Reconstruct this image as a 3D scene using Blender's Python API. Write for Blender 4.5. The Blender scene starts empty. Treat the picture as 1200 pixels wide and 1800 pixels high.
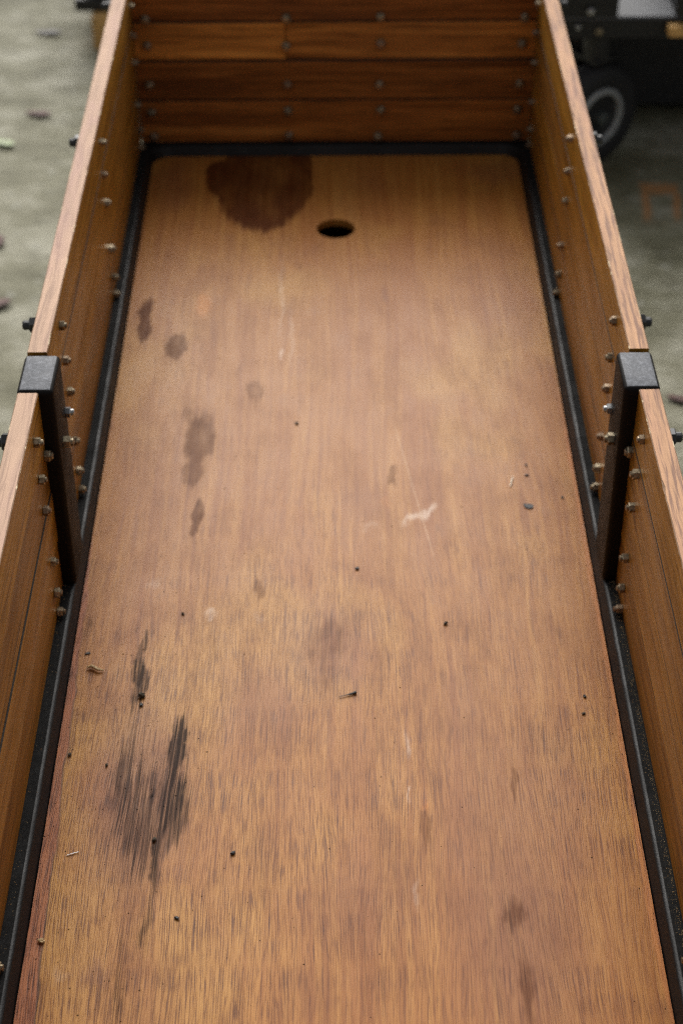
import bpy, bmesh, math, random
from mathutils import Matrix, Vector
rnd = random.Random(7)
SC = bpy.context.scene
COL = SC.collection

# ------------------------------------------------------------------ camera
cam = bpy.data.cameras.new('camera')
camo = bpy.data.objects.new('camera', cam); COL.objects.link(camo)
PITCH, YAW, ROLL = 0.670535, 0.005046, -0.003344
cy_, sy_, cp_, sp_ = math.cos(YAW), math.sin(YAW), math.cos(PITCH), math.sin(PITCH)
fwd = Vector((sy_ * cp_, cy_ * cp_, -sp_)); right = Vector((cy_, -sy_, 0)); up = right.cross(fwd)
r2 = right * math.cos(ROLL) + up * math.sin(ROLL); u2 = -right * math.sin(ROLL) + up * math.cos(ROLL)
M = Matrix((r2, u2, -fwd)).transposed().to_4x4()
M.translation = (-0.0058, -2.8363, 1.4486)
camo.matrix_world = M
cam.sensor_fit = 'VERTICAL'; cam.sensor_height = 36; cam.lens = 62.447
cam.clip_start = 0.05; cam.clip_end = 500
cam.dof.use_dof = True; cam.dof.focus_distance = 1.86; cam.dof.aperture_fstop = 4.3
SC.camera = camo

# ------------------------------------------------------------------ light
SUN_EL, SUN_AZ = 40.0, -3.0           # degrees; azimuth from +Y towards +X
world = bpy.data.worlds.new('World'); SC.world = world; world.use_nodes = True
wn = world.node_tree.nodes; wl = world.node_tree.links
sky = wn.new('ShaderNodeTexSky'); sky.sky_type = 'NISHITA'; sky.sun_disc = False
sky.sun_elevation = math.radians(SUN_EL); sky.sun_rotation = math.radians(SUN_AZ)
sky.air_density = 1.0; sky.dust_density = 6.0; sky.ozone_density = 1.0
hs = wn.new('ShaderNodeHueSaturation'); hs.inputs['Saturation'].default_value = 0.14
wl.new(sky.outputs[0], hs.inputs['Color']); wl.new(hs.outputs[0], wn['Background'].inputs['Color'])
wn['Background'].inputs['Strength'].default_value = 0.10
sd = bpy.data.lights.new('sun', 'SUN'); sd.energy = 1.5; sd.angle = math.radians(50); sd.color = (1, .955, .88)
so = bpy.data.objects.new('sun', sd); COL.objects.link(so)
az, el = math.radians(SUN_AZ), math.radians(SUN_EL)
sdir = Vector((math.sin(az) * math.cos(el), math.cos(az) * math.cos(el), math.sin(el)))
so.rotation_euler = sdir.to_track_quat('Z', 'Y').to_euler(); so.location = sdir * 10
vs = SC.view_settings; vs.view_transform = 'Standard'; vs.look = 'None'; vs.gamma = 1; vs.use_curve_mapping = False
vs.exposure = 0.47
SC.cycles.use_adaptive_sampling = True; SC.cycles.adaptive_threshold = .012
SC.cycles.use_denoising = False; SC.cycles.filter_width = 1.2
SC.cycles.max_bounces = 6; SC.cycles.caustics_reflective = False; SC.cycles.caustics_refractive = False

# ------------------------------------------------------------------ node helper
class NB:
    def __init__(s, name):
        s.m = bpy.data.materials.new(name); s.m.use_nodes = True
        s.t = s.m.node_tree; s.n = s.t.nodes; s.l = s.t.links
        s.b = s.n['Principled BSDF']
    def put(s, sock, v):
        if isinstance(v, bpy.types.NodeSocket): s.l.new(v, sock)
        elif isinstance(v, (tuple, list)) and len(v) == 3 and sock.type == 'RGBA': sock.default_value = (*v, 1)
        else: sock.default_value = v
    def coord(s, kind='Object'): return s.n.new('ShaderNodeTexCoord').outputs[kind]
    def rand(s): return s.n.new('ShaderNodeObjectInfo').outputs['Random']
    def mp(s, v, loc=(0, 0, 0), rot=(0, 0, 0), sc=(1, 1, 1), typ='POINT'):
        n = s.n.new('ShaderNodeMapping'); n.vector_type = typ
        s.put(n.inputs['Vector'], v); s.put(n.inputs['Location'], loc); s.put(n.inputs['Rotation'], rot); s.put(n.inputs['Scale'], sc)
        return n.outputs[0]
    def noise(s, v, scale=1.0, detail=2.0, rough=.5, dist=0.0, out='Fac'):
        n = s.n.new('ShaderNodeTexNoise'); s.put(n.inputs['Vector'], v); n.inputs['Scale'].default_value = scale
        n.inputs['Detail'].default_value = detail; n.inputs['Roughness'].default_value = rough; n.inputs['Distortion'].default_value = dist
        return n.outputs[out]
    def mix(s, f, a, b, blend='MIX'):
        n = s.n.new('ShaderNodeMix'); n.data_type = 'RGBA'; n.blend_type = blend
        s.put(n.inputs[0], f); s.put(n.inputs[6], a); s.put(n.inputs[7], b); return n.outputs[2]
    def math(s, op, a, b=0.0, c=0.0, clamp=False):
        n = s.n.new('ShaderNodeMath'); n.operation = op; n.use_clamp = clamp
        s.put(n.inputs[0], a); s.put(n.inputs[1], b); s.put(n.inputs[2], c); return n.outputs[0]
    def vm(s, op, a, b=(0, 0, 0)):
        n = s.n.new('ShaderNodeVectorMath'); n.operation = op; s.put(n.inputs[0], a)
        if op == 'SCALE': n.inputs['Scale'].default_value = b
        elif op != 'LENGTH': s.put(n.inputs[1], b)
        return n.outputs['Value'] if op == 'LENGTH' else n.outputs[0]
    def step(s, v, a, b, lo=0.0, hi=1.0):
        n = s.n.new('ShaderNodeMapRange'); n.interpolation_type = 'SMOOTHSTEP'
        s.put(n.inputs['Value'], v); s.put(n.inputs['From Min'], a); s.put(n.inputs['From Max'], b)
        n.inputs['To Min'].default_value = lo; n.inputs['To Max'].default_value = hi
        return n.outputs[0]
    def ramp(s, f, stops):
        n = s.n.new('ShaderNodeValToRGB'); s.put(n.inputs[0], f); e = n.color_ramp.elements
        while len(e) < len(stops): e.new(.5)
        for el_, (p, c) in zip(e, stops): el_.position = p; el_.color = (*c, 1)
        return n.outputs[0]
    def xyz(s, v):
        n = s.n.new('ShaderNodeSeparateXYZ'); s.put(n.inputs[0], v); return n.outputs
    def comb(s, x, y, z):
        n = s.n.new('ShaderNodeCombineXYZ')
        for i, q in enumerate((x, y, z)): s.put(n.inputs[i], q)
        return n.outputs[0]
    def bump(s, h, strength=.2, dist=.001):
        n = s.n.new('ShaderNodeBump'); n.inputs['Strength'].default_value = strength; n.inputs['Distance'].default_value = dist
        s.put(n.inputs['Height'], h); s.l.new(n.outputs[0], s.b.inputs['Normal'])
    def fin(s, color=None, rough=.5, metal=0.0, spec=.5):
        if color is not None: s.put(s.b.inputs['Base Color'], color)
        s.put(s.b.inputs['Roughness'], rough); s.put(s.b.inputs['Metallic'], metal); s.put(s.b.inputs['Specular IOR Level'], spec)
        return s.m

# ------------------------------------------------------------------ materials
# marks on the floor panel: x, y (m on the panel), half width, half length, turn, tone, strength, softness
STAINS = [(-0.1248,-0.0942,0.0820,0.1770,0,'P',0.80,0.10),(-0.1839,-0.0811,0.0431,0.0703,0,'P',0.80,0.12),(-0.0605,-0.0826,0.0235,0.1076,0,'P',0.80,0.12),(-0.2899,-0.5363,0.0104,0.0646,0,'P',0.62,0.45),(-0.2386,-0.6079,0.0169,0.0356,0,'P',0.55,0.50),(-0.1195,-0.7328,0.0139,0.0316,0,'P',0.38,0.35),(-0.1425,-0.6831,0.0050,0.0178,0,'P',0.30,0.50),(-0.1923,-0.8456,0.0221,0.0669,0,'P',0.48,0.45),(-0.1958,-0.9212,0.0200,0.0280,0,'P',0.42,0.45),(-0.2346,-0.8492,0.0252,0.0454,0,'P',0.18,0.60),(-0.2101,-0.7855,0.0112,0.0250,0,'P',0.35,0.50),(-0.1855,-1.0079,0.0097,0.0289,0,'P',0.55,0.40),(-0.1859,-1.0412,0.0059,0.0259,0,'P',0.50,0.50),(-0.0997,-1.1605,0.0085,0.0238,0,'P',0.45,0.60),(0.0731,-0.9266,0.0069,0.0241,0,'P',0.45,0.40),(-0.0148,-1.2606,0.0253,0.0403,0,'P',0.33,0.45),(-0.0148,-1.3120,0.0107,0.0407,0,'P',0.33,0.55),(-0.0200,-1.2704,0.0460,0.0705,0,'R',0.32,0.60),(-0.2250,-1.5000,0.0450,0.1100,0,'R',0.50,0.80),(0.1800,-1.7000,0.0500,0.1300,0,'R',0.40,0.80),(-0.2347,-1.3291,0.0087,0.0421,0,'K',0.62,0.40),(-0.2340,-1.2704,0.0068,0.0340,0,'K',0.40,0.60),(-0.1845,-1.4439,0.0102,0.0508,0,'K',0.72,0.40),(-0.1851,-1.5286,0.0185,0.0614,0,'K',0.62,0.50),(-0.2385,-1.4822,0.0110,0.0808,0,'K',0.40,0.75),(-0.2162,-1.5305,0.0330,0.0708,0,'K',0.40,0.70),(-0.1967,-1.6038,0.0078,0.0346,0,'K',0.55,0.60),(-0.1975,-1.6710,0.0052,0.0509,0,'K',0.35,0.70),(-0.1996,-1.4995,0.0100,0.0084,0,'K',0.60,0.50),(0.1896,-1.4846,0.0056,0.0289,0,'P',0.42,0.60),(0.1750,-1.6745,0.0128,0.0185,0,'P',0.50,0.90),(0.1787,-1.7638,0.0090,0.0416,0,'P',0.50,0.95),(0.1863,-1.5683,0.0097,0.0476,0,'R',0.30,0.70),(0.0881,-1.5514,0.0073,0.0322,0,'P',0.38,0.60),(0.0894,-1.5221,0.0025,0.0058,0,'O',0.60,0.50),(0.1417,-1.2388,0.0179,0.0246,0,'P',0.25,0.50),(0.0187,-1.6946,0.0149,0.0534,0,'P',0.24,0.70),(-0.2199,-1.7446,0.0067,0.0613,0,'K',0.32,0.70),(-0.2453,-1.7376,0.0124,0.0123,0,'R',0.40,0.60),(-0.2049,-0.4932,0.0088,0.0248,0,'O',0.50,0.50),(0.0744,-0.4680,0.0053,0.0201,0,'R',0.40,0.50),(0.0373,-0.9921,0.0270,0.0340,0,'R',0.22,0.60),(0.0608,-0.9863,0.0075,0.0122,0,'O',0.20,0.50),(0.2341,-1.5285,0.0370,0.0985,0,'R',0.22,0.80),(0.1441,-1.3889,0.0195,0.0733,0,'R',0.20,0.70),(0.1699,-1.5602,0.0487,0.1281,0,'R',0.22,0.80),(-0.0847,-1.3589,0.0395,0.0562,0,'R',0.25,0.80),(0.0222,-1.6585,0.0525,0.0441,0,'R',0.20,0.80),(0.2399,-1.6966,0.0402,0.0356,0,'P',0.20,0.80),(-0.3087,-1.2343,0.0062,0.0411,0,'K',0.25,0.60),(-0.1516,-1.2712,0.0095,0.0240,0,'P',0.30,0.60),(0.2859,-0.0619,0.0591,0.0376,0,'R',0.30,0.70),(-0.2813,-0.1168,0.0291,0.0812,0,'R',0.30,0.70),(0.0485,-0.1208,0.0388,0.0811,0,'R',0.12,0.80),(-0.3226,-0.8812,0.0093,0.0785,0,'P',0.15,0.80),(0.1055,-1.0158,0.0058,0.0260,-50,'W',0.46,0.50),(0.0722,-1.4314,0.0026,0.0150,0,'W',0.38,0.60),(0.0750,-1.5104,0.0019,0.0133,-8,'W',0.38,0.60),(0.0776,-1.6457,0.0023,0.0208,0,'W',0.18,0.70),(-0.2322,-1.1505,0.0064,0.0076,0,'W',0.18,0.70),(-0.0953,-1.2157,0.0069,0.0062,0,'W',0.14,0.70),(-0.1569,-1.2068,0.0049,0.0052,0,'W',0.35,0.70),(-0.0823,-0.6296,0.0025,0.0107,0,'W',0.38,0.60),(0.0402,-1.0400,0.0089,0.0047,0,'W',0.14,0.70),(-0.0854,-0.4695,0.0026,0.0839,0,'W',0.25,0.80),(-0.0687,-0.5833,0.0026,0.0628,0,'W',0.20,0.80),(-0.2778,-1.7393,0.0079,0.0048,0,'W',0.14,0.70),(0.2720,-0.5232,0.0347,0.0814,0,'R',0.12,0.80)]
TONE = {'P': (.31, .24, .34), 'K': (.11, .12, .23), 'R': (.21, .075, .035), 'O': (.60, .22, .03), 'W': (.78, .64, .52)}

def mat_floor():
    # attributes on the panel: marks_a = tones R, O, P, K; marks_b = W, warp, blotch, dirt
    N = NB('floor_plywood'); p = N.coord()
    def attr(nm):
        n = N.n.new('ShaderNodeAttribute'); n.attribute_name = nm
        s_ = N.n.new('ShaderNodeSeparateColor'); N.l.new(n.outputs['Color'], s_.inputs[0])
        return s_.outputs[0], s_.outputs[1], s_.outputs[2], n.outputs['Alpha']
    mR, mO, mP, mK = attr('marks_a'); mW, warp, blot, cloud = attr('marks_b')
    pw = N.vm('ADD', p, N.comb(N.math('MULTIPLY', N.math('SUBTRACT', warp, .5), .050), 0.0, 0.0))
    pore = N.noise(N.mp(pw, sc=(780, 11, 1)), 1, 2, .62)
    pore2 = N.noise(N.mp(pw, loc=(3, 7, 0), sc=(1050, 30, 1)), 1, 1, .6)
    band = N.noise(N.mp(pw, loc=(9, 2, 0), sc=(150, 2.6, 1)), 1, 3, .6)
    streak = N.noise(N.mp(pw, loc=(6, 1, 0), sc=(210, 5, 1)), 1, 2, .6)
    wide = N.noise(N.mp(pw, loc=(1, 5, 0), sc=(21, 1.1, 1)), 1, 2, .55)
    col = N.ramp(band, [(.28, (.275, .094, .017)), (.45, (.338, .132, .026)), (.58, (.385, .162, .034)), (.75, (.44, .204, .050))])
    col = N.mix(N.step(wide, .44, .68, 0, .48), col, (.290, .096, .024))
    col = N.mix(N.step(blot, .48, .68, 0, .60), col, (.455, .228, .052))
    col = N.mix(N.math('MULTIPLY', N.step(cloud, .47, .74), N.step(N.xyz(p)[1], -1.5, -.6, .42, .26)), col, (.215, .076, .024))
    # worn border strips beside the rails
    x, y, _ = N.xyz(pw)[:3]
    wob = N.math('MULTIPLY', N.math('SUBTRACT', cloud, .5), .012)
    ex = N.math('ADD', N.math('MULTIPLY_ADD', y, -.0262, -.3450), wob)
    dl = N.math('SUBTRACT', ex, N.xyz(p)[0])
    ml = N.math('MULTIPLY', N.step(dl, -.0012, .0012), N.step(y, -.95, -1.12))
    col = N.mix(N.math('MULTIPLY', ml, .85), col, N.mix(N.step(pore2, .4, .65), (.335, .108, .045), (.235, .075, .034)))
    line = N.math('MULTIPLY', N.step(N.math('ABSOLUTE', dl), .0018, .0003), N.math('MULTIPLY', N.step(y, -1.15, -1.45), N.step(wide, .30, .46)))
    er = N.math('SUBTRACT', N.xyz(p)[0], N.math('ADD', wob, .3125))
    mr = N.math('MULTIPLY', N.step(er, -.002, .002), N.step(N.math('ABSOLUTE', N.math('ADD', y, 1.3)), .62, .4))
    col = N.mix(N.math('MULTIPLY', mr, .7), col, (.46, .165, .045))
    patch = N.step(cloud, .28, .60, .84, 1.10)
    gr = N.step(pore, .34, .60, .72, 1.30)
    soak = None
    for m, tone in ((mR, 'R'), (mO, 'O'), (mP, 'P'), (mK, 'K'), (mW, 'W')):
        f = N.math('MULTIPLY', m, patch, clamp=True)
        if tone in 'KP':                                # soaked in along the grain, wood showing through
            k1, k2 = (1.0, 1.7) if tone == 'K' else (.3, .35)
            e_ = N.math('ADD', m, N.math('ADD', N.math('MULTIPLY', N.math('SUBTRACT', streak, .5), k1), N.math('MULTIPLY', N.math('SUBTRACT', pore, .5), k2)))
            f = N.math('MULTIPLY', f, N.step(e_, .20, .56, .22, 1.15), clamp=True)
            if tone == 'K': f = N.math('MULTIPLY', f, N.step(N.noise(N.mp(pw, loc=(8, 3, 0), sc=(400, 4.5, 1)), 1, 2, .6), .36, .58, .42, 1.08), clamp=True)
            col = N.mix(f, col, N.mix(1.0, col, TONE[tone], 'MULTIPLY'))
            soak = f if soak is None else N.math('MAXIMUM', soak, f)
            continue
        if tone == 'W': f = N.math('MULTIPLY', f, gr, clamp=True)
        col = N.mix(f, col, TONE[tone])
    x0, y0, _ = N.xyz(p)[:3]                           # a pale scratch across the veneer
    sl = N.math('SUBTRACT', x0, N.math('MULTIPLY_ADD', y0, -.145, -.0397))
    scr = N.math('MULTIPLY', N.step(N.math('ABSOLUTE', sl), .0016, .0002), N.step(N.math('ABSOLUTE', N.math('ADD', y0, .96)), .18, .1))
    col = N.mix(N.math('MULTIPLY', scr, .35), col, (.62, .42, .25))
    col = N.mix(N.math('MULTIPLY', line, .75), col, (.06, .03, .02))
    dark = N.math('MULTIPLY', N.step(pore, .49, .65, 1.04, .58), N.step(pore2, .50, .66, 1.04, .60))
    dark = N.math('POWER', dark, N.math('MULTIPLY', N.step(y0, -1.6, -.7, 1.15, .40), N.step(blot, .34, .66, .65, 1.3)))   # the finish is worn open towards the near end
    col = N.mix(1.0, col, N.comb(dark, N.math('POWER', dark, 1.30), N.math('POWER', dark, 1.55)), 'MULTIPLY')
    N.bump(dark, .22, .0005)
    return N.fin(col, N.step(cloud, .3, .7, .39, .44), spec=N.math('MULTIPLY_ADD', soak, -.14, .19))

def mat_plank(name, axis, stops, gloss=.38, tint=.5):
    """varnished board, grain along X or Y, every board with a tone of its own"""
    N = NB(name); p = N.coord(); r = N.rand()
    off = N.comb(N.math('MULTIPLY', r, 37.0), N.math('MULTIPLY', r, 91.0), N.math('MULTIPLY', r, 53.0))
    q = N.vm('ADD', p, off)
    a = (1.8, 1, 1) if axis == 'X' else (1, 1.8, 1)
    def s(c, l): return (l, c, c) if axis == 'X' else (c, l, c)
    w = N.vm('SUBTRACT', N.noise(N.mp(q, sc=s(9, 2.4)), 1, 3, out='Color'), (.5, .5, .5))
    q = N.vm('ADD', q, N.vm('MULTIPLY', w, (.0, .02, .02) if axis == 'X' else (.02, .0, .02)))
    band = N.noise(N.mp(q, sc=s(62, 1.8)), 1, 4, .66)
    pore = N.noise(N.mp(q, sc=s(430, 13)), 1, 2, .55)
    blot = N.noise(N.mp(q, sc=s(10, 3)), 1, 3, .6)
    col = N.ramp(band, stops)
    col = N.mix(N.step(blot, .45, .72, 0, .45), col, stops[0][1])
    dark = N.math('MULTIPLY', N.step(pore, .50, .68, 1.06, .52), N.step(N.noise(N.mp(q, loc=(2, 2, 2), sc=s(120, 1.6)), 1, 2, .6), .60, .72, 1.0, .55))
    col = N.mix(1.0, col, N.comb(dark, dark, dark), 'MULTIPLY')
    oc = N.n.new('ShaderNodeObjectInfo').outputs['Color']
    col = N.mix(1.0, col, oc, 'MULTIPLY')
    sc_ = N.noise(N.mp(q, loc=(5, 1, 8), sc=s(260, 30)), 1, 1)
    col = N.mix(N.math('MULTIPLY', N.step(sc_, .80, .84), .5), col, (.55, .38, .2))
    N.bump(dark, .15, .0005)
    return N.fin(col, N.step(blot, .3, .7, gloss - .05, gloss + .12), spec=.28)

def mat_edge(name, streak, pale):
    N = NB(name); p = N.coord()
    w = N.vm('SUBTRACT', N.noise(N.mp(p, sc=(30, 9, 1)), 1, 3, out='Color'), (.5, .5, .5))
    q = N.vm('ADD', p, N.vm('MULTIPLY', w, (.010, 0, 0)))
    band = N.noise(N.mp(q, sc=(190, 6, 1)), 1, 4, .6)
    st = N.noise(N.mp(q, loc=(3, 3, 0), sc=(330, 11, 1)), 1, 3, .62)
    blot = N.noise(N.mp(p, sc=(40, 9, 1)), 1, 3, .6)
    col = N.ramp(band, [(.3, tuple(.80 * c for c in pale)), (.55, pale), (.75, tuple(min(.8, 1.12 * c) for c in pale))])
    col = N.mix(N.step(blot, .45, .68, 0, .6), col, (pale[0] * .86, pale[1] * .80, pale[2] * .95))
    col = N.mix(N.step(st, .50 - .05 * (streak > .5), .62, 0, streak), col, (.145, .072, .058))
    N.bump(st, .25, .0006)
    return N.fin(col, .68, spec=.3)

def mat_chip():
    N = NB('chipped_edge'); p = N.coord()
    a = N.noise(N.mp(p, sc=(60, 45, 60)), 1, 4, .7)
    col = N.mix(N.step(a, .56, .64), (.27, .165, .10), (.80, .66, .44))
    return N.fin(col, .7, spec=.3)

def mat_steel(name, base, rough, grit=.5, spec=.5):
    N = NB(name); p = N.coord()
    a = N.noise(p, 240, 3, .7); b = N.noise(p, 26, 4, .6); c = N.noise(p, 900, 1, .5)
    col = N.mix(N.step(a, .45, .72, 0, grit), base, tuple(min(1, k * 2.2 + .004) for k in base))
    col = N.mix(N.step(b, .55, .75, 0, .45), col, tuple(k * 1.5 for k in base))
    col = N.mix(N.math('MULTIPLY', N.step(c, .72, .80), grit * .5), col, (.16, .15, .14))
    N.bump(N.math('ADD', a, c), .35, .0008)
    return N.fin(col, N.step(b, .3, .7, rough, rough + .15), spec=spec)

def mat_nut():
    N = NB('weathered_zinc'); p = N.coord(); r = N.rand()
    a = N.noise(N.vm('ADD', p, N.comb(r, r, r)), 300, 3, .7)
    col = N.mix(N.step(a, .4, .65), (.38, .32, .22), (.12, .09, .055))
    col = N.mix(N.step(r, .55, .95, 0, .55), col, (.27, .17, .115))
    return N.fin(col, N.step(a, .3, .7, .30, .5), .8)

def mat_plain(name, c, rough=.6, metal=0.0, var=.25, scale=60):
    N = NB(name); p = N.coord(); a = N.noise(p, scale, 4, .65)
    col = N.mix(N.step(a, .35, .7), tuple(k * (1 - var) for k in c), tuple(min(1, k * (1 + var)) for k in c))
    N.bump(a, .15, .001)
    return N.fin(col, rough, metal)

def mat_ground():
    N = NB('mossy_concrete'); p = N.coord()
    a = N.noise(N.mp(p, sc=(4.2, 6, 1)), 1, 5, .66); b = N.noise(p, 22, 4, .7); c = N.noise(N.mp(p, sc=(11, 17, 1)), 1, 4, .68); d = N.noise(p, 110, 3, .7)
    col = N.ramp(a, [(.34, (.112, .106, .060)), (.48, (.192, .183, .118)), (.64, (.34, .327, .250))])
    col = N.mix(N.step(c, .50, .66, 0, .55), col, (.115, .108, .065))
    col = N.mix(N.step(b, .55, .72, 0, .5), col, (.36, .355, .30))
    col = N.mix(N.step(d, .56, .70, 0, .5), col, (.10, .095, .07))
    # rust-coloured squarish mark left by something that stood there
    e = N.vm('ADD', p, N.vm('MULTIPLY', N.vm('SUBTRACT', N.noise(p, 18, 3, out='Color'), (.5, .5, .5)), (.02, .04, 0)))
    m = N.xyz(N.vm('ABSOLUTE', N.mp(e, loc=(.676, .44, 0), rot=(0, 0, -.10), sc=(.031, .085, 1), typ='TEXTURE')))
    mm = N.math('MAXIMUM', m[0], m[1])
    ring = N.math('MULTIPLY', N.step(N.math('ABSOLUTE', N.math('SUBTRACT', mm, 1.0)), .50, .0), N.step(N.xyz(p)[1], .36, .43))
    col = N.mix(N.math('MULTIPLY', ring, .6), col, (.50, .19, .04))
    N.bump(N.math('ADD', b, d), .5, .004)
    return N.fin(col, .75, spec=.35)

M_FLOOR = mat_floor()
SIDE_STOPS = [(.30, (.150, .058, .007)), (.48, (.265, .112, .013)), (.62, (.340, .155, .020)), (.78, (.40, .195, .030))]
END_STOPS = [(.30, (.085, .029, .008)), (.46, (.195, .074, .018)), (.60, (.300, .122, .031)), (.76, (.40, .185, .052))]
M_SIDE = mat_plank('side_varnish', 'Y', SIDE_STOPS, .36, .22)
M_END = mat_plank('end_varnish', 'X', END_STOPS, .40, .5)
M_EDGE_L = mat_edge('worn_edge_smooth', .34, (.53, .345, .235))
M_EDGE_R = mat_edge('worn_edge_streaked', .72, (.52, .29, .155))
M_CHIP = mat_chip()
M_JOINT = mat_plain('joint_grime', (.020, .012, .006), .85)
M_RAIL = mat_steel('black_paint', (.0045, .0045, .005), .40, .2, .30)
M_POST = mat_steel('post_paint', (.0042, .0036, .0034), .5, .15, .14)
M_CAP = mat_steel('post_cap_dusty_skylit', (.105, .110, .122), .6, .8, .35)  # dusty post tops; the sky light on them is put into the grey
M_RAILTOP = mat_steel('rail_top_grime', (.0085, .0085, .0085), .72, .55, .12)
M_NUT = mat_nut()
M_BOLT = mat_plain('black_bolt', (.022, .023, .025), .38, .3)
M_SILVER = mat_plain('bright_zinc', (.40, .40, .40), .30, .9, .12, 300)
M_GROUND = mat_ground()
M_TYRE = mat_plain('rubber', (.014, .014, .015), .75)
M_RIM = mat_plain('grey_rim', (.32, .33, .33), .45, .2, .15)
M_HUB = mat_plain('dark_hub', (.075, .085, .08), .5, .3)
M_BLACK = mat_plain('black_steel', (.010, .010, .011), .5)
M_DECK = mat_plain('plate_sky_reflection', (.085, .092, .108), .55, 0, .15, 20)  # sky reflection on the black deck plate, put into its colour
M_YELLOW = mat_plain('yellow_timber', (.62, .36, .12), .65, 0, .2, 40)

# ------------------------------------------------------------------ object helpers
WLOC = {}
def link(o, parent=None, loc=(0, 0, 0), rot=None):
    COL.objects.link(o); loc = Vector(loc)
    if parent is not None:
        o.parent = parent; o.location = loc - WLOC[parent.name]
    else: o.location = loc
    if rot is not None: o.rotation_euler = rot
    WLOC[o.name] = loc
    return o
def empty(name, loc, parent=None, rot=None):
    o = bpy.data.objects.new(name, None); o.empty_display_size = .05
    return link(o, parent, loc, rot)
def tag(o, label=None, cat=None, group=None, kind=None):
    if label: o['label'] = label
    if cat: o['category'] = cat
    if group: o['group'] = group
    if kind: o['kind'] = kind
    return o
def mesh_bm(name, bm, mats, smooth=False):
    me = bpy.data.meshes.new(name); bmesh.ops.recalc_face_normals(bm, faces=bm.faces); bm.to_mesh(me); bm.free()
    for m in (mats if isinstance(mats, (list, tuple)) else [mats]): me.materials.append(m)
    if smooth:
        for p in me.polygons: p.use_smooth = True
    return me
def obj(name, me, parent=None, loc=(0, 0, 0), rot=None):
    return link(bpy.data.objects.new(name, me), parent, loc, rot)
def box(bm, x0, x1, y0, y1, z0, z1, bev=0.0, seg=2):
    r = bmesh.ops.create_cube(bm, size=1)
    bmesh.ops.scale(bm, vec=(x1 - x0, y1 - y0, z1 - z0), verts=r['verts'])
    bmesh.ops.translate(bm, vec=((x0 + x1) / 2, (y0 + y1) / 2, (z0 + z1) / 2), verts=r['verts'])
    if bev:
        es = {e for v in r['verts'] for e in v.link_edges}
        bmesh.ops.bevel(bm, geom=list(es), offset=bev, segments=seg, affect='EDGES', profile=.5)
def prism(bm, pts, z0, z1):
    a = [bm.verts.new((x, y, z0)) for x, y in pts]; b = [bm.verts.new((x, y, z1)) for x, y in pts]
    n = len(pts); bm.faces.new(a[::-1]); bm.faces.new(b)
    for i in range(n): bm.faces.new((a[i], a[(i + 1) % n], b[(i + 1) % n], b[i]))
def lathe(bm, prof, n=24, axis='X'):
    rings = []
    for (h, r) in prof:
        ring = []
        for i in range(n):
            a = 2 * math.pi * i / n
            ring.append(bm.verts.new((h, r * math.cos(a), r * math.sin(a)))) 
        rings.append(ring)
    for A, B in zip(rings, rings[1:]):
        for i in range(n): bm.faces.new((A[i], A[(i + 1) % n], B[(i + 1) % n], B[i]))
    bm.faces.new(rings[0][::-1]); bm.faces.new(rings[-1])

# ------------------------------------------------------------------ dimensions (metres)
WF, WT, XW, TH = .319, .325, .3401, .0238          # floor half width, rail inner, board inner, board thickness
RT, HT = .0167, .3051                              # rail top, board top
GZ = -.35                                          # ground
YP, DP = -1.1726, .0762                            # middle post
Y_END, Y_NEAR = .015, -2.285                       # inner faces of the end boards
JS = (RT + .0008, .090, .164, .236, HT)            # plank joints, sides
JE = (RT + .0008, .098, .171, .240, HT)            # plank joints, ends

# ------------------------------------------------------------------ setting
bm = bmesh.new(); bmesh.ops.create_grid(bm, x_segments=8, y_segments=8, size=60)
tag(obj('ground', mesh_bm('ground', bm, M_GROUND), loc=(0, 0, GZ)), kind='structure')

# ------------------------------------------------------------------ the cart
cart = empty('cargo_cart', (0, -1.135, GZ))
tag(cart, 'long wooden cargo cart with plank sides and black steel frame', 'cart')

def arc(cx, cy, r, a0, a1, n):
    return [(cx + r * math.cos(a0 + (a1 - a0) * i / n), cy + r * math.sin(a0 + (a1 - a0) * i / n)) for i in range(n + 1)]
def rrect(hw, y0, y1, r, n=8):
    P = math.pi
    return (arc(hw - r, y1 - r, r, 0, P / 2, n) + arc(-hw + r, y1 - r, r, P / 2, P, n)
            + arc(-hw + r, y0 + r, r, P, 1.5 * P, n) + arc(hw - r, y0 + r, r, 1.5 * P, 2 * P, n))

# floor panel with its round hole
YF0, YF1 = Y_NEAR + .022, -.003
import numpy as np
from mathutils import noise as mn
HX, HY, HR = -.0006, -.261, .0315
nx, ny = 400, 470
xs = np.linspace(-WF + .001, WF - .001, nx + 1); ys = np.linspace(YF0, YF1, ny + 1)
bm = bmesh.new()
gv = [[bm.verts.new((x, y, 0)) for x in xs] for y in ys]
loop_in = (np.searchsorted(xs, HX - .040), np.searchsorted(xs, HX + .040), np.searchsorted(ys, HY - .040), np.searchsorted(ys, HY + .040))
ia, ib, ja, jb = [int(v) for v in loop_in]
for j in range(ny):
    for i in range(nx):
        if not (ia <= i < ib and ja <= j < jb): bm.faces.new((gv[j][i], gv[j][i + 1], gv[j + 1][i + 1], gv[j + 1][i]))
rim_loop = [gv[ja][i] for i in range(ia, ib)] + [gv[j][ib] for j in range(ja, jb)] + [gv[jb][i] for i in range(ib, ia, -1)] + [gv[j][ia] for j in range(jb, ja, -1)]
for j in range(ja + 1, jb):
    for i in range(ia + 1, ib): bm.verts.remove(gv[j][i])
hv = [bm.verts.new((HX + HR * math.cos(2 * math.pi * k / 48), HY + HR * math.sin(2 * math.pi * k / 48), 0)) for k in range(48)]
es = []
for l in (rim_loop, hv):
    for k in range(len(l)):
        a, c = l[k], l[(k + 1) % len(l)]; es.append(bm.edges.get((a, c)) or bm.edges.new((a, c)))
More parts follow.
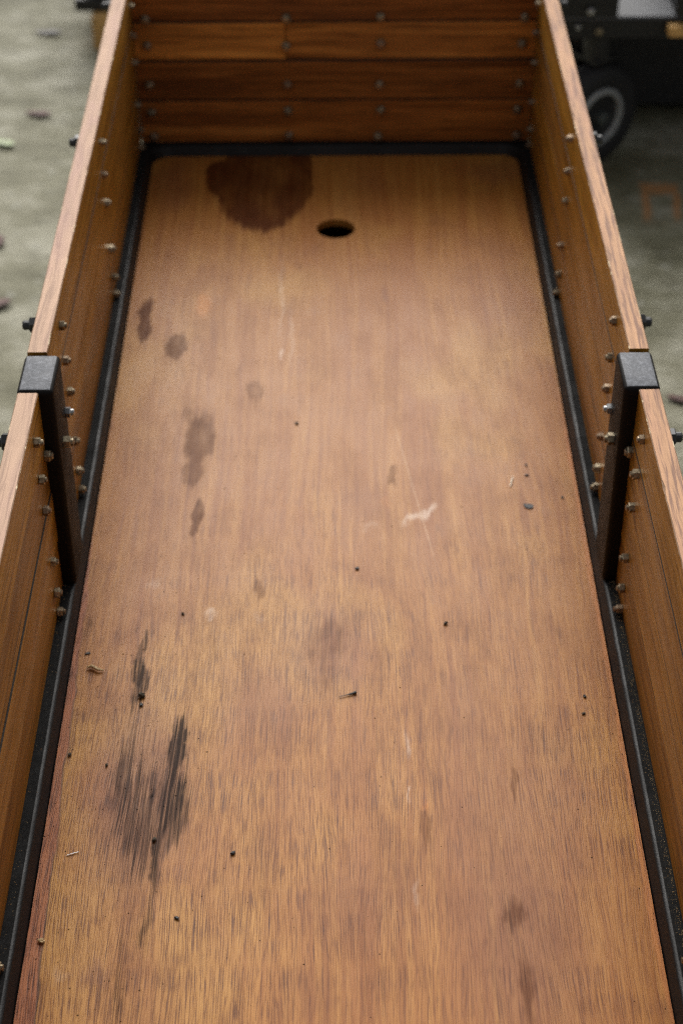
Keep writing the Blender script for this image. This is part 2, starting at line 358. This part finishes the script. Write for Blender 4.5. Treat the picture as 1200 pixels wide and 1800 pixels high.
bmesh.ops.triangle_fill(bm, use_beauty=True, use_dissolve=False, edges=es)
hb = [bm.verts.new((v.co.x, v.co.y, -.012)) for v in hv]
for k in range(48): bm.faces.new((hv[k], hb[k], hb[(k + 1) % 48], hv[(k + 1) % 48]))
ol = [gv[0][i] for i in range(nx)] + [gv[j][nx] for j in range(ny)] + [gv[ny][i] for i in range(nx, 0, -1)] + [gv[j][0] for j in range(ny, 0, -1)]
ob = [bm.verts.new((v.co.x, v.co.y, -.012)) for v in ol]
for k in range(len(ol)): bm.faces.new((ol[k], ob[k], ob[(k + 1) % len(ol)], ol[(k + 1) % len(ol)]))
me = mesh_bm('floor_panel', bm, M_FLOOR)
co = np.empty(len(me.vertices) * 3); me.vertices.foreach_get('co', co); co = co.reshape(-1, 3)
def field(sx, sy, octv, off):
    return np.array([mn.fractal((x * sx + off, y * sy + off * 1.7, 0.3), .6, 2.1, octv) for x, y, _ in co.tolist()])
j1, j2 = field(38, 22, 4, 11.0), field(46, 26, 4, 57.0)
px = co[:, 0] + j1 * .0055
j3 = field(330, 3.5, 2, 71.0)
rag = {'K': .045, 'P': .012, 'R': .02, 'O': .006, 'W': .004}
marks = {k: np.zeros(len(co)) for k in 'ROPKW'}
for (sx, sy, rx, ry, rot, tone, st, soft) in STAINS:
    a = math.radians(rot); dx, dy = px - sx, co[:, 1] + j2 * .012 + j3 * min(rag[tone], ry * .6) - sy
    u, v = (dx * math.cos(a) + dy * math.sin(a)) / rx, (-dx * math.sin(a) + dy * math.cos(a)) / ry
    t = np.clip((1 + soft - np.hypot(u, v)) / (2 * soft), 0, 1); t = t * t * (3 - 2 * t)
    marks[tone] = np.maximum(marks[tone], min({'K': .97, 'P': .84}.get(tone, .9), st * {'K': 1.8, 'P': 1.35, 'R': 1.4}.get(tone, 1)) * t * (1 - .22 * (t > .0) * np.clip(1 - np.hypot(u, v), 0, .8)))
warp = .5 + .5 * np.clip(field(5, 1.2, 2, 3.0) * .8 + field(28, 7, 2, 5.0) * .085, -1, 1)
blot, dirt = .46 + .26 * field(6, 3.4, 3, 21.0) + .20 * np.exp(-((co[:, 0] + .22) / .13) ** 2 - ((co[:, 1] + 1.75) / .5) ** 2), .5 + .24 * field(24, 11, 4, 33.0)
for nm, ch in (('marks_a', (marks['R'], marks['O'], marks['P'], marks['K'])), ('marks_b', (marks['W'], warp, blot, dirt))):
    at = me.attributes.new(nm, 'FLOAT_COLOR', 'POINT'); at.data.foreach_set('color', np.clip(np.stack(ch, 1), 0, 1).astype(np.float32).ravel())
obj('floor_panel', me, cart)
bm = bmesh.new(); box(bm, -.18, .18, -.50, -.06, -.115, -.0305, .003)  # unseen black pan added below the hole so that it shows dark
bmesh.ops.delete(bm, geom=[f for f in bm.faces if f.normal.z > .9], context='FACES')
dark_pan = obj('added_dark_pan', mesh_bm('added_dark_pan', bm, M_BLACK), cart)

# welded rail frame around the floor: one swept profile, rounded at its corners
prof = [(0, -.030), (0, -.0005), (.0015, .004)]     # (outward from WF, z)
for i in range(6):
    a = math.pi - (math.pi / 2) * i / 5
    prof.append((.0062 + .0052 * (1 + math.cos(a)) - .0006, RT - .0052 + .0052 * math.sin(a)))
prof += [(.030, RT), (.0445, RT), (.0445, -.030)]
bm = bmesh.new(); rings = []
base = rrect(WF, YF0 - .001, YF1 + .001, .036, 8)
nrm = []
n = len(base)
for i in range(n):
    k = i // 9; a = (math.pi / 2) * k + (math.pi / 2) * (i % 9) / 8
    nrm.append((math.cos(a), math.sin(a)))
NS = 60
path = []
for i in range(n):
    path.append((*base[i], *nrm[i])); j = (i + 1) % n
    d = math.dist(base[i], base[j])
    if d > .1:
        s = int(d / .02)
        for q in range(1, s):
            t = q / s; path.append((base[i][0] * (1 - t) + base[j][0] * t, base[i][1] * (1 - t) + base[j][1] * t, *nrm[i]))
for (x, y, nx, ny) in path:
    w = rnd.gauss(0, .00018)
    rings.append([bm.verts.new((x + nx * (o + w * (0 < k < 8)), y + ny * (o + w * (0 < k < 8)), z + (rnd.gauss(0, .00012) if 2 < k < 9 else 0))) for k, (o, z) in enumerate(prof)])
for i in range(len(rings)):
    A, B = rings[i], rings[(i + 1) % len(rings)]
    for k in range(len(prof)):
        f = bm.faces.new((A[k], A[(k + 1) % len(prof)], B[(k + 1) % len(prof)], B[k])); f.material_index = int(k >= 8)
rail = obj('floor_frame', mesh_bm('floor_frame', bm, [M_RAIL, M_RAILTOP], True), cart)

# boards
def plank_mesh(name, axis, l0, l1, t0, t1, z0, z1, mats, top=False, inner=0):
    """cross-section swept along the length; inner = -1/+1 says which thickness side faces the load bed"""
    c = .0010 if axis == 'Y' else .0017; ct = .0011 if top else c
    sec = [(t0 + c, z0), (t1 - c, z0), (t1, z0 + c), (t1, z1 - ct), (t1 - ct, z1), (t0 + ct, z1), (t0, z1 - ct), (t0, z0 + c)]
    m = max(2, int((l1 - l0) / (.012 if top else .1)))
    bm = bmesh.new(); R_ = []
    for i in range(m + 1):
        l = l0 + (l1 - l0) * i / m; ring = []
        chip = (rnd.random() < .03) * rnd.uniform(.0006, .0018) if top else 0
        chip2 = (rnd.random() < .015) * rnd.uniform(.0005, .0015) if top else 0
        for k, (t, z) in enumerate(sec):
            dt = dz = 0
            if top and k in (3, 4): dt, dz = -abs(rnd.gauss(0, .00016)) - (chip if inner > 0 else chip2) * (k == 4), -abs(rnd.gauss(0, .00014)) - (chip if inner > 0 else chip2) * (k == 3)
            if top and k in (5, 6): dt, dz = abs(rnd.gauss(0, .00016)) + (chip if inner < 0 else chip2) * (k == 5), -abs(rnd.gauss(0, .00014)) - (chip if inner < 0 else chip2) * (k == 6)
            if axis == 'Y': ring.append(bm.verts.new((t + dt, l, z + dz)))
            else: ring.append(bm.verts.new((l, t + dt, z + dz)))
        R_.append(ring)
    for A, B in zip(R_, R_[1:]):
        for k in range(8):
            f = bm.faces.new((A[k], A[(k + 1) % 8], B[(k + 1) % 8], B[k]))
            f.material_index = (1 if k == 4 else (2 if k in (3, 5) else 0)) if top else 0
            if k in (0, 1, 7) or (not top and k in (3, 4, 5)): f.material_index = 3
    bm.faces.new(R_[0]); bm.faces.new(R_[-1][::-1])
    if not top:                                       # tongue that reaches into the board above
        tm = (t0 + t1) / 2
        if axis == 'Y': box(bm, tm - .004, tm + .004, l0 + .002, l1 - .002, z1 - .004, z1 + .006)
        else: box(bm, l0 + .002, l1 - .002, tm - .004, tm + .004, z1 - .004, z1 + .006)
    return mesh_bm(name, bm, mats)

def hexnut(r, h, wash, stub):
    bm = bmesh.new()
    if wash: lathe(bm, [(0, wash), (.0012, wash), (.0014, wash - .0003)], 20)
    z0 = .0014 if wash else 0
    prof6 = [(z0, r * .98), (z0 + h * .86, r), (z0 + h, r * .86)]
    R6 = [[bm.verts.new((hh, rr * math.cos(math.pi / 3 * i), rr * math.sin(math.pi / 3 * i))) for i in range(6)] for hh, rr in prof6]
    for A, B in zip(R6, R6[1:]):
        for i in range(6): bm.faces.new((A[i], A[(i + 1) % 6], B[(i + 1) % 6], B[i]))
    bm.faces.new(R6[-1]); bm.faces.new(R6[0][::-1])
    if stub:
        lathe(bm, [(z0 + h - .001, r * .58), (z0 + h + stub * .75, r * .58), (z0 + h + stub, r * .42)], 12)
    return bm
ME_NUT = mesh_bm('nut', hexnut(.0062, .0064, 0, .0028), M_NUT)
ME_BOLT = mesh_bm('bolt', hexnut(.0105, .0100, .0160, .008), M_BOLT)
ME_NUTS = mesh_bm('nut_bright', hexnut(.0066, .0062, 0, .0040), M_SILVER)
def nut(parent, loc, face, me=ME_NUT, name='nut', s=1.0):
    """face: (axis, sign) the way the nut sticks out"""
    ax, sg = face; roll = rnd.uniform(0, 6.28); wob = rnd.uniform(-.05, .05)
    e = {'X': (0, 0, 0) if sg > 0 else (0, 0, math.pi), 'Y': (0, 0, math.pi / 2 * sg)}[ax]
    m = Matrix.Rotation(e[2] + wob, 4, 'Z') @ Matrix.Rotation(roll, 4, 'X')
    o = obj(name, me, parent, loc, m.to_euler())
    o.scale = (s * rnd.uniform(.85, 1.15), s * rnd.uniform(.95, 1.05), s * rnd.uniform(.95, 1.05))
    return o

NZ = (.279, .227, .179, .103, .055, .009)
for sgn, medge in ((-1, M_EDGE_L), (1, M_EDGE_R)):
    for (l0, l1, cols, nm) in ((YP + DP + .0065, Y_END + TH, (-.012, -.502, -.990), 'far'), (Y_NEAR - TH, YP - .0012, (-1.231, -1.75, -2.25), 'near')):
        sb = empty('side_board', (sgn * (XW + TH / 2), (l0 + l1) / 2, RT), cart)
        a, b = (XW, XW + TH) if sgn > 0 else (-XW - TH, -XW)
        for k in range(4):
            top = k == 3
            e0, e1 = (rnd.uniform(0, .0015), rnd.uniform(0, .0015)) if not top else (0, 0)
            jt = rnd.gauss(0, .0004)
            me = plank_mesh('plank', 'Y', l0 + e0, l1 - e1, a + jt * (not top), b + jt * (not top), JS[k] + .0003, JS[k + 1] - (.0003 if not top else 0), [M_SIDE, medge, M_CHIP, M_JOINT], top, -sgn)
            obj('plank', me, sb).color = (*[(.90, .86, .85), (1.03, 1.02, 1.0), (.88, .85, .85), (1.10, 1.14, 1.1)][k], 1)
        for c in cols:
            for z in NZ:
                nut(sb, (sgn * (XW - .0002), c + rnd.gauss(0, .0015), max(z, RT + .0065) + rnd.gauss(0, .001)), ('X', -sgn))
                nut(sb, (sgn * (XW + TH), c + rnd.gauss(0, .001), max(z, RT + .0115)), ('X', sgn), ME_BOLT, 'bolt')

# end boards: four courses, the third course from below pieced from two lengths
for (y0, sg, nm) in ((Y_END, -1, 'far'), (Y_NEAR, 1, 'near')):
    eb = empty('end_board', (0, y0, RT), cart)
    a, b = (y0, y0 + TH) if sg < 0 else (y0 - TH, y0)
    hx = XW - .001
    for k in range(4):
        cuts = [-hx, hx] if k != 2 else [-hx, -.0835, hx]
        for c0, c1 in zip(cuts, cuts[1:]):
            d = rnd.gauss(0, .0007)
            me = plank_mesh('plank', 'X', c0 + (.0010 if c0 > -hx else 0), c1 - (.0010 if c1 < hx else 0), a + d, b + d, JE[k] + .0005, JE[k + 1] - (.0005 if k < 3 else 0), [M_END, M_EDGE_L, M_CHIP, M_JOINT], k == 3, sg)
            if c1 < hx:                                  # loose tongue closing the butt joint
                bt = bmesh.new(); bt.from_mesh(me); box(bt, c1 - .006, c1 + .006, (a + b) / 2 - .004, (a + b) / 2 + .004, JE[k] + .002, JE[k + 1] - .002); bt.to_mesh(me); bt.free()
            obj('plank', me, eb).color = (*{0: (1.4, 1.26, 1.05), 1: (1.02, .90, .80), 2: ((1.95, 1.92, 1.5) if c0 < -.2 else (1.7, 1.6, 1.25)), 3: (1.0, .82, .72)}[k], 1)
    for x in (-.317, -.0815, .0763, .317):
        for z in (.2935, .246, .199, .127, .079, .0315):
            nut(eb, (x + rnd.gauss(0, .001), y0, z + rnd.gauss(0, .001)), ('Y', sg), s=1.34)

# middle posts with their bolts
for sgn in (-1, 1):
    bm = bmesh.new(); a, b = sorted((sgn * (WT - .0012), sgn * (XW + TH + .0015)))
    box(bm, a, b, YP, YP + DP, RT - .002, HT + .0015, .0058, 4)
    post = obj('post', mesh_bm('post', bm, [M_POST, M_CAP], False), cart)
    for p in post.data.polygons: p.use_smooth = True; p.material_index = int(p.normal.z > .85)
    post.data.set_sharp_from_angle(angle=math.radians(40))
    nut(post, (sgn * (WT - .0012), -1.107, .231), ('X', -sgn), ME_NUTS)
    nut(post, (sgn * (WT - .0012), -1.141, .212), ('X', -sgn), s=1.25)
    nut(post, (sgn * XW, -1.1815, .222), ('X', -sgn), s=1.2)

# undercarriage: cross members and four wheels on forks
def wheel_meshes():
    bm = bmesh.new(); R, W = .116, .030                                # tyre
    pr = [(-.022, .062), (-W * .98, .074), (-W, .092), (-W * .82, .107), (-W * .42, R - .002), (0, R), (W * .42, R - .002), (W * .82, .107), (W, .092), (W * .98, .074), (.022, .062)]
    lathe(bm, pr, 40); ty = mesh_bm('tyre', bm, M_TYRE, True)
    bm = bmesh.new()                                                   # rim: rolled lip and dished centre, both sides
    pr = [(-.012, .020), (-.010, .046), (-.021, .050), (-.0295, .052), (-.0310, .057), (-.0295, .0635), (-.024, .066), (.024, .066), (.0295, .0635), (.0310, .057), (.0295, .052), (.021, .050), (.010, .046), (.012, .020)]
    lathe(bm, pr, 40); ri = mesh_bm('rim', bm, M_RIM, True)
    bm = bmesh.new(); lathe(bm, [(-.040, .010), (-.038, .014), (-.013, .016), (-.0125, .044), (.0125, .044), (.013, .016), (.038, .014), (.040, .010)], 24)
    hu = mesh_bm('hub', bm, M_HUB, False)
    bm = bmesh.new()
    box(bm, -.048, -.042, -.018, .018, -.016, .128, .001)
    box(bm, -.048, .030, -.030, .030, .126, .134, .001)
    fk = mesh_bm('fork', bm, M_BLACK)
    return ty, ri, hu, fk
ME_W = wheel_meshes()
def add_wheel(parent, loc, turn):
    w = empty('wheel', loc, parent, (0, 0, turn))
    for nme, me in zip(('tyre', 'rim', 'hub', 'fork'), ME_W):
        o = bpy.data.objects.new(nme, me); COL.objects.link(o); o.parent = w
    return w
for y in (-.12, -.62, -1.135, -1.65, -2.15):
    bm = bmesh.new(); box(bm, -WF + .0005, WF - .0005, y - .02, y + .02, -.0295, -.0125)
    obj('cross_member', mesh_bm('cross_member', bm, M_BLACK), cart)
for sgn in (-1, 1):
    bm = bmesh.new(); box(bm, sgn * .22 - .025, sgn * .22 + .025, -2.25, -.02, -.0995, -.0300, .003)
    obj('long_beam', mesh_bm('long_beam', bm, M_BLACK), cart)
    for y in (-.30, -1.97): add_wheel(cart, (sgn * .22, y, GZ + .116), 0)

# ------------------------------------------------------------------ the second cart, parked beyond
pc = empty('parked_cart', (1.0, 1.2, GZ))
tag(pc, 'black steel cart with sky-tinted grey deck and small rubber wheel parked beyond the plank side', 'cart')
DY = .60
bm = bmesh.new()                                                       # deck frame
box(bm, .40, 1.75, DY, DY + .04, -.050, -.006, .003); box(bm, .40, 1.75, 1.9, 1.94, -.050, -.006, .003)
box(bm, .40, .44, DY + .041, 1.899, -.050, -.006, .003); box(bm, 1.71, 1.75, DY + .041, 1.899, -.050, -.006, .003)
obj('deck_frame', mesh_bm('deck_frame', bm, M_BLACK), pc)
bm = bmesh.new(); box(bm, .40, 1.75, DY - .004, 1.944, -.0055, .0005, .001)
obj('deck_plate', mesh_bm('deck_plate', bm, M_DECK), pc)
bm = bmesh.new(); box(bm, .402, .572, DY - .012, 1.3, .001, .26, .004); box(bm, .405, .560, DY - .018, DY - .013, .03, .24, .002)
obj('battery_box', mesh_bm('battery_box', bm, M_BLACK), pc)
bm = bmesh.new(); box(bm, .441, 1.70, .86, 1.88, GZ + .03, -.0505, .004)  # black box added under the deck to stand in for its shade
obj('added_shade_box', mesh_bm('added_shade_box', bm, M_BLACK), pc)
bm = bmesh.new()
prism(bm, [(.690, DY), (.712, DY - .02), (1.2, DY - .02), (1.2, 1.2), (.69, 1.2)], .001, .24)
obj('side_panel', mesh_bm('side_panel', bm, M_BLACK), pc)
bm = bmesh.new(); box(bm, .674, .716, DY - .030, DY - .0045, -.034, -.012, .002)
obj('timber_block', mesh_bm('timber_block', bm, M_YELLOW), pc)
nut(pc, (.515, DY - .018, .018), ('Y', -1), ME_NUTS, 'bolt', 1.2)
nut(pc, (.495, DY - .0005, -.022), ('Y', -1), ME_NUTS, 'bolt', .9)
nut(pc, (.538, DY - .0005, -.03), ('Y', -1), ME_NUT, 'bolt', 1.3)
for wx, wy, wt in ((.545, .640, math.radians(-54)), (1.6, .70, .3), (.53, 1.8, .2), (1.6, 1.8, -.2)):
    add_wheel(pc, (wx, wy, GZ + .116), wt)
for wx, wy in ((.545, .640), (1.6, .70), (.53, 1.8), (1.6, 1.8)):
    bm = bmesh.new(); lathe(bm, [(0, .03), (.055, .03)], 16)
    o = obj('swivel', mesh_bm('swivel', bm, M_BLACK), pc, (wx, wy, GZ + .25), (0, -math.pi / 2, 0))

# ------------------------------------------------------------------ crate far behind, on a timber bearer
cr = empty('black_crate', (-.40, 1.55, -.265)); tag(cr, 'black crate raised on yellow timber at the top edge', 'crate')
bm = bmesh.new(); box(bm, -.622, -.20, 1.27, 1.80, -.2645, -.235, .004); box(bm, -.605, -.21, 1.315, 1.79, -.2345, -.06, .004)
obj('crate_body', mesh_bm('crate_body', bm, M_BLACK), cr)
bm = bmesh.new(); box(bm, -.622, -.193, 1.298, 1.807, -.0595, -.035, .003)
obj('crate_rim', mesh_bm('crate_rim', bm, M_BLACK), cr)
bm = bmesh.new(); box(bm, -.580, -.30, 1.235, 1.78, GZ + .001, -.2655, .004)
tag(obj('timber_block', mesh_bm('timber_bearer', bm, M_YELLOW), None), 'yellow timber bearer on the ground under the black crate', 'timber')

# ------------------------------------------------------------------ leaves on the ground
M_RED = mat_plain('red_leaf', (.075, .030, .022), .7); M_BRN = mat_plain('dark_leaf', (.045, .038, .035), .6); M_GRN = mat_plain('green_leaf', (.20, .25, .10), .5)
def leaf_mesh(L, W, m, curl=.25, notch=0.1):
    bm = bmesh.new(); n = 10; top = []
    for s in (0, 1):
        rows = []
        for i in range(n + 1):
            t = i / n; w = W * math.sin(math.pi * t ** .8) ** .8 * (1 + notch * math.sin(t * 19)) + .0006
            zc = curl * L * (t - .5) ** 2 + .002 + s * .0006
            rows.append([bm.verts.new((-w, (t - .5) * L, zc + .25 * w)), bm.verts.new((0, (t - .5) * L, zc)), bm.verts.new((w, (t - .5) * L, zc + .18 * w))])
        for A, B in zip(rows, rows[1:]):
            for k in range(2): bm.faces.new((A[k], A[k + 1], B[k + 1], B[k]))
        top.append(rows)
    for k in (0, 2):
        for i in range(n): bm.faces.new((top[0][i][k], top[0][i + 1][k], top[1][i + 1][k], top[1][i][k]))
    return mesh_bm('leaf', bm, m, True)
for (x, y, L, W, ang, m, lab) in (
        (-.671, .887, .062, .013, 1.4, M_RED, 'dark red leaf on the ground left of the bolt under the plank edge'),
        (-.704, 1.337, .07, .012, 1.5, M_BRN, 'dark brown leaf on the ground near the black crate'),
        (-.730, .742, .06, .014, 1.1, M_GRN, 'small light green leaf on the ground at the picture edge'),
        (-.690, .318, .07, .020, .5, M_RED, 'larger reddish leaf on the ground below the green leaf'),
        (-.655, .067, .075, .016, 1.9, M_RED, 'reddish leaf on the ground beside the black post'),
        (.603, -.259, .05, .010, 1.2, M_RED, 'small red leaf on the ground right of the black post')):
    tag(obj('fallen_leaf', leaf_mesh(L, W, m), None, (x, y, GZ + .001), (0, 0, ang)), lab, 'leaf', 'leaves on the concrete')

# ------------------------------------------------------------------ bits lying on the floor panel
M_CRUMB = mat_plain('dry_soil', (.055, .045, .030), .9, 0, .5, 900); M_BLK = mat_plain('charred_bit', (.022, .022, .024), .6, 0, .3, 500)
M_STRAW = mat_plain('straw', (.50, .36, .18), .7, 0, .3, 500); M_PALE = mat_plain('pale_splinter', (.80, .70, .55), .6, 0, .1, 500)
def clod(r, fl=.7, n=2, seed=0):
    q = random.Random(seed); bm = bmesh.new(); bmesh.ops.create_icosphere(bm, subdivisions=n, radius=r)
    for v in bm.verts: v.co *= q.uniform(.55, 1.2)
    kx = q.uniform(.7, 1.35)
    for v in bm.verts: v.co.x *= kx; v.co.y /= kx
    for v in bm.verts: v.co.z = v.co.z * fl + r * fl * .8
    return bm
def tube(bm, pts, rad):
    R_ = []
    for i, p in enumerate(pts):
        a = Vector(pts[max(i - 1, 0)]); b = Vector(pts[min(i + 1, len(pts) - 1)]); t = (b - a).normalized()
        u = t.cross(Vector((0, 0, 1))).normalized(); w = u.cross(t); r = rad[i]
        R_.append([bm.verts.new(Vector(p) + r * (math.cos(k * math.pi / 3) * u + math.sin(k * math.pi / 3) * w)) for k in range(6)])
    for A, B in zip(R_, R_[1:]):
        for k in range(6): bm.faces.new((A[k], A[(k + 1) % 6], B[(k + 1) % 6], B[k]))
    bm.faces.new(R_[0]); bm.faces.new(R_[-1][::-1])
def bit(name, bm, m, x, y, label, cat, rot=0.0):
    return tag(obj(name, mesh_bm(name, bm, m), None, (x, y, .0002), (0, 0, rot)), label, cat, 'debris on the floor panel')
bm = bmesh.new(); prism(bm, [(-.0065, .004), (-.005, -.003), (.001, -.0065), (.0055, -.004), (.0065, .002), (.001, .0035)], 0, .0014)
bit('bark_chip', bm, M_BLK, .2493, -1.0004, 'black angular chip on the floor near the right post', 'chip')
bm = bmesh.new(); tube(bm, [(0, -.013, .0012), (.001, 0, .0015), (.0025, .013, .0011)], [.0004, .0013, .0003])
bit('wood_splinter', bm, M_PALE, .2304, -.9472, 'pale thin splinter above the black angular chip', 'splinter', -.15)
bm = bmesh.new(); tube(bm, [(-.012, -.003, .0012), (-.002, 0, .0014), (.004, .002, .0016), (.0085, .004, .0018)], [.0003, .0006, .0013, .0018])
bit('twig', bm, M_BLK, .0096, -1.3533, 'short dark twig below the purple stain mid floor', 'twig')
bm = bmesh.new(); tube(bm, [(-.010, .002, .002), (-.004, .003, .0035), (.003, -.002, .0032), (.010, -.003, .002)], [.0012, .0024, .0020, .001])
bit('straw_bit', bm, M_STRAW, -.2888, -1.3073, 'bent tan straw bit near the left rail', 'straw')
for (nm, x, y, r, m, lab, sd_, fl) in (
        ('soil_clod', -.2308, -1.3528, .0052, M_CRUMB, 'largest soil clod, at the foot of the narrow dark streak', 1, .8),
        ('soil_clod', -.2297, -1.3672, .0034, M_BLK, 'flat dark crumb just below the largest soil clod', 2, .5),
        ('seed', -.0581, -.8106, .0035, M_CRUMB, 'dark seed alone on the upper middle of the floor', 3, .5),
        ('seed', .0220, -1.1256, .0035, M_BLK, 'black seed on the floor centre above the purple stain', 4, .5),
        ('soil_clod', .1284, -1.2304, .0030, M_CRUMB, 'dark crumb right of the purple stain, mid floor', 5, .8),
        ('soil_clod', -.1149, -1.5899, .0034, M_BLK, 'round black crumb right of the big black streak', 6, .6),
        ('soil_clod', -.1688, -1.6749, .0034, M_BLK, 'dark crumb below the big black streak', 7, .6),
        ('soil_clod', -.1998, -1.5710, .0032, M_CRUMB, 'small crumb at the bottom of the big black streak', 8, .8),
        ('seed_husk', -.3031, -1.7030, .0042, M_STRAW, 'tan husk on the red border strip near the bottom', 9, .7),
        ('soil_clod', -.1916, -1.2096, .0025, M_CRUMB, 'tiny crumb above the tall leaf-shaped black streak', 10, .8),
        ('soil_clod', -.3035, -1.4454, .0032, M_CRUMB, 'brown crumb on the red border strip beside the left rail', 11, .6),
        ('soil_clod', -.2606, -1.4615, .0024, M_CRUMB, 'tiny dark crumb left of the big black streak', 12, .8),
        ('soil_clod', .2961, -.9826, .0028, M_BLK, 'dark fleck between black angular chip and right rail', 13, .4),
        ('soil_clod', .2529, -.9336, .0030, M_BLK, 'dark fleck just right of the pale splinter', 14, .4),
        ('soil_clod', .2542, -.9107, .0024, M_BLK, 'topmost dark fleck above the pale splinter', 15, .5),
        ('soil_clod', -.3006, -1.2787, .0034, M_BLK, 'dark fleck above the bent tan straw bit', 16, .35),
        ('soil_clod', .2826, -1.3578, .0028, M_BLK, 'black crumb at the right rail, upper of two', 17, .6),
        ('soil_clod', .2781, -1.3856, .0028, M_CRUMB, 'reddish brown crumb at the right rail, lower of two', 18, .6)):
    bit(nm, clod(r * .82, fl, 2, sd_), m, x, y, lab, 'seed' if nm == 'seed' else ('husk' if 'husk' in nm else 'crumb'), sd_ * 1.7)
bm = bmesh.new(); tube(bm, [(-.006, -.002, .0008), (.006, .0025, .0010)], [.0005, .0005])
bit('bristle', bm, M_SILVER, -.2843, -1.5891, 'short silvery bristle on the near left floor', 'bristle')

# crumbs too small to tell apart
def specks(name, pts, m, smin, smax, label):
    bm = bmesh.new()
    for (x, y, z) in pts:
        s = rnd.uniform(smin, smax); a = rnd.uniform(0, 6.28); e = rnd.uniform(.5, 1.6)
        v = [bm.verts.new((x + s * e * math.cos(a + k * 2.09), y + s * math.sin(a + k * 2.09), z + .0001)) for k in range(3)]
        t = bm.verts.new((x, y, z + s * .9))
        bm.faces.new(v)
        for k in range(3): bm.faces.new((v[k], v[(k + 1) % 3], t))
    return tag(obj(name, mesh_bm(name, bm, m), None), label, 'crumbs', kind='stuff')
pts = []
for _ in range(150):
    pts.append((-.31 + abs(rnd.gauss(0, .09)), rnd.uniform(-1.8, -1.05), 0))
for _ in range(60):
    for s in (-1, 1): pts.append((s * (WF - .002 - abs(rnd.gauss(0, .006))), rnd.uniform(-1.85, -.5), 0))
for _ in range(130): pts.append((rnd.uniform(-.31, .31), rnd.uniform(-1.85, -.6), 0))
specks('crumbs', pts, M_CRUMB, .0004, .0011, 'fine dark crumbs scattered over the plywood floor')
pts = []
for _ in range(900):
    y = rnd.uniform(-1.75, -1.17); x = XW - .0006 - abs(rnd.gauss(0, .0024)) * (1 + 1.2 * math.sin(y * 31) ** 2)
    if x > WT + .006: pts.append((x, y, RT))
for _ in range(120): pts.append((-XW + .001 + abs(rnd.gauss(0, .004)), rnd.uniform(-1.75, -1.17), RT))
specks('dust', pts, M_STRAW, .00025, .0007, 'pale sawdust grains along the black rail')
